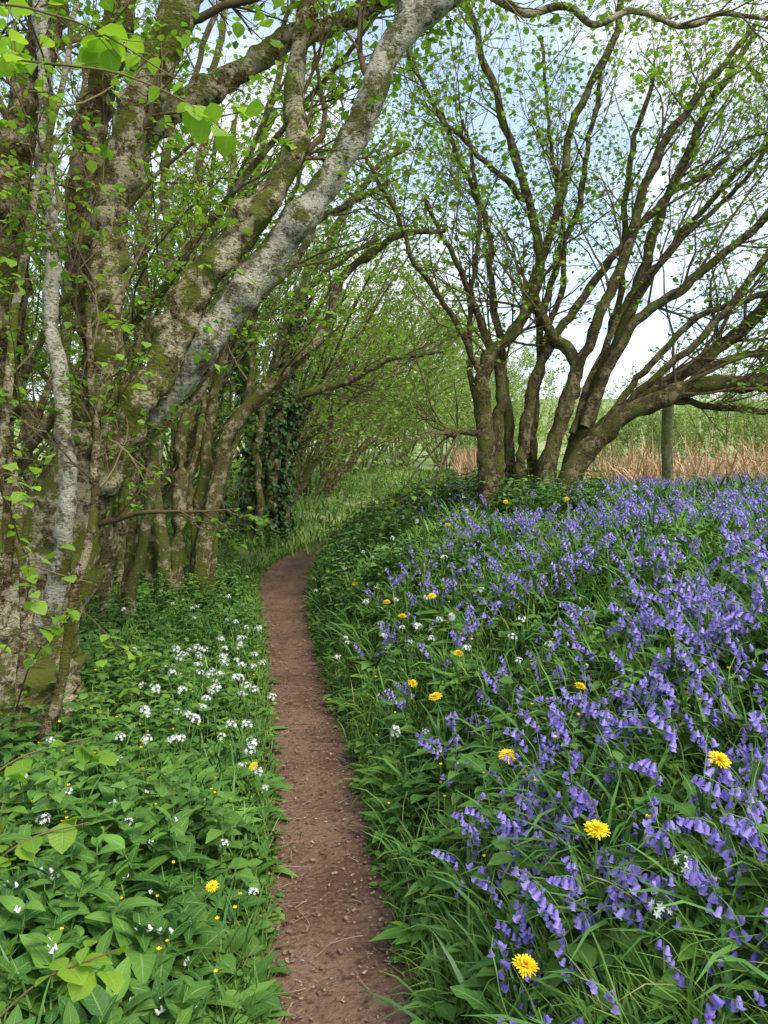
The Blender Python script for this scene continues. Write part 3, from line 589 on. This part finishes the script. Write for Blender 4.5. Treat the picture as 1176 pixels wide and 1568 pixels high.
def coppice_mesh(seed,H,ns,lean,leafm,nl=5,ls=.07,r0=.025,r1=.055):
    bt=Buf(); a=rng.uniform(0,2*PI,ns); S=np.stack([.25*np.cos(a),.25*np.sin(a),-.1+0*a],-1)
    le=rng.uniform(.05,lean,ns); D=np.stack([np.cos(a)*np.sin(le)+.15,np.sin(a)*np.sin(le),np.cos(le)],-1)
    P,R=grow(S,D,rng.uniform(.7,1.1,ns)*H,14,.07,-.012,rng.uniform(r0,r1,ns)*H/5,.2); tubes(bt,P,R,6,0)
    P1,r1=spawn(P,R,8,.2,1,.7,1.9,ang=.7,K=6,wander=.15,up=.03,rs=.4,rmin=.006); tubes(bt,P1,r1,3,0)
    P2,r2=spawn(P1,r1,6,.15,1,.3,.9,ang=.8,K=4,wander=.2,up=.03,rs=.6,rmin=.0035); tubes(bt,P2,r2,3,1)
    leaves_on(bt,P2,nl,ls,rh,2); leaves_on(bt,P1,nl,ls,rh,2)
    o=bt.obj('coppiced_tree',[M_barkM,M_twig,leafm]); return o
var=[coppice_mesh(i,5.5,13,.55,M_can,5,.062) for i in range(2)]+[coppice_mesh(i,5.5,14,.75,M_farHaze,12,.09,.018,.035) for i in range(2)]
used=set()
def place(v,x,y,s,rz,tx=0,ty=0):
    if v not in used: o=var[v]; used.add(v)
    else: o=bpy.data.objects.new('coppiced_tree',var[v].data); sc.collection.objects.link(o)
    o.location=(x,y,float(height(x,y))-.05); o.scale=(s,s,s*1.05); o.rotation_euler=(tx,ty,rz)
pl=[(0,-3.4,5.2,.9,1),(1,-3.6,7.2,1.,2.5),(0,-3.6,9.6,1.05,.4),(1,-3.2,10.6,.9,4),(1,-2.9,14.2,1.1,0),(0,-2.3,15.5,1.05,.3),(1,-1.7,17.5,1.05,.1),(2,-1.9,20,1.15,1.),(3,-1.6,23,1.15,.5),(3,-.7,27,1.2,.2),(2,0.6,32,1.3,2),(3,3.0,39,1.35,1),
    (3,4.3,25,.62,2.6),(2,4.4,30,.9,3.3),(3,2.8,33,.8,1.3),(2,-5,17,1.2,1),(3,-6,22,1.3,4),(0,-6.5,8,1.1,3),(2,-9,16,1.2,2),(3,-5,30,1.2,2),
    (3,1,44,1.6,0),(2,5.2,48,1.5,1),(2,9,54,1.3,2),
    (2,7.5,22,.5,4),(3,9.5,21,.62,1),(2,11.5,23,.55,2),(3,13.5,22,.6,3),(2,8.5,29,.6,.5),(3,12,30,.75,2.2),(2,16,29,.75,5),(3,20,31,.8,1.2),(3,17,24,.6,2),(2,10,38,.8,3.5),(3,16,42,.9,.7),(2,22,44,1.,2.8)]
for v,x,y,s,r in pl: place(v,x,y,s,r,0,.10 if x<0 else -.06)

# ---------------------------------------------------------------- bracken, fence
b=Buf(); n=9500; y=rng.uniform(10.6,18,n); x=rng.uniform(2.4,15,n); ok=(x>3.6+.10*(y-10)); p=np.column_stack([x,y,height(x,y)])[ok]; n=len(p); q=1+.8*pnoise(p[:,0],p[:,1],.9)
blades(b,p,rng.uniform(.40,1.05,n)*q,rng.uniform(.012,.026,n),rng.uniform(0,.9,n),rng.uniform(0,2.0,n),K=4)
n=1800; y=rng.uniform(19,32,n); x=rng.uniform(2.0,3.3,n)+(y-20)*.08; p=np.column_stack([x,y,height(x,y)])
blades(b,p,rng.uniform(.5,1.2,n),rng.uniform(.02,.04,n),rng.uniform(0,.4,n),rng.uniform(0,.8,n),K=4)
b.obj('dead_bracken',[M_dead])
fr=empty('wire_fence')
def post(x,y,H,r,nm):
    b=Buf(); z0=float(height(x,y))-.2
    P=np.array([[x+.01*math.sin(k),y,z0+(H+.2)*k/8] for k in range(9)]); P=np.vstack([P,P[-1]+[0,0,.012],P[-1]+[0,0,.016]]); R=np.array([r]*9+[r*.8,.001])
    tubes(b,P[None],R[None],10,0,bump=.4); b.obj(nm,[M_post],fr); return np.array([x,y,float(height(x,y))])
ps=[post(3.5,9.4,1.42,.066,'corner_post'),post(4.6,16.5,1.3,.06,'post_1'),post(3.9,25,1.3,.07,'post_2'),post(3.6,34,1.3,.07,'post_3'),post(7.2,9.0,1.3,.055,'post_4')]
b=Buf()
for h in (.25,.5,.75,1.0,1.2):
    for i,j in ((0,1),(1,2),(2,3),(0,4)):
        A,B_=ps[i]+[0,0,h],ps[j]+[0,0,h]; t=np.linspace(0,1,8)[:,None]; P=A*(1-t)+B_*t; P[:,2]-=(.03*np.sin(PI*t))[:,0]; tubes(b,P[None],np.full((1,8),.0025),4)
b.obj('wires',[M_wire],fr)

# ---------------------------------------------------------------- light, world, camera
el,az=math.radians(50),math.radians(135)
w=bpy.data.worlds.new('World'); sc.world=w; w.use_nodes=True; nt=w.node_tree; N=lambda t:nt.nodes.new('ShaderNode'+t); l=nt.links.new
bg=nt.nodes['Background']; sky=N('TexSky'); sky.sky_type='NISHITA'; sky.sun_disc=False; sky.sun_elevation=el; sky.sun_rotation=az
tc=N('TexCoord'); mp=N('Mapping'); mp.inputs['Scale'].default_value=(1,1,2.2); l(tc.outputs['Generated'],mp.inputs[0])
cn=N('TexNoise'); cn.inputs['Scale'].default_value=3.2; cn.inputs['Detail'].default_value=5; l(mp.outputs[0],cn.inputs['Vector'])
sp=N('SeparateXYZ'); l(tc.outputs['Generated'],sp.inputs[0])
f=math_(N,l,'SUBTRACT',cn.outputs[0],math_(N,l,'MULTIPLY',sp.outputs[2],.18))
f=ramp(N,l,f,.33,.58)
skyc=mixc(N,l,1,sky.outputs[0],(2.5,2.6,2.5),'MULTIPLY')
skyc=mixc(N,l,.26,skyc,(7.5,7.7,7.9))
c=mixc(N,l,f,skyc,(8.2,8.5,8.8)); l(c,bg.inputs[0]); bg.inputs[1].default_value=.15
su=bpy.data.lights.new('sun','SUN'); su.energy=3.2; su.angle=math.radians(22); su.color=(1,.94,.84)
so=bpy.data.objects.new('sun',su); sc.collection.objects.link(so)
d=Vector((math.sin(az)*math.cos(el),math.cos(az)*math.cos(el),math.sin(el))); so.rotation_euler=d.to_track_quat('Z','Y').to_euler()
cam=bpy.data.cameras.new('camera'); co=bpy.data.objects.new('camera',cam); sc.collection.objects.link(co); sc.camera=co
co.location=(0,0,1.6); co.rotation_euler=(math.radians(87),0,0); cam.sensor_fit='VERTICAL'; cam.sensor_height=24; cam.lens=12/math.tan(math.radians(34)); cam.clip_end=2000; cam.clip_start=.05
sc.view_settings.view_transform='Standard'; sc.view_settings.look='None'; sc.view_settings.exposure=0
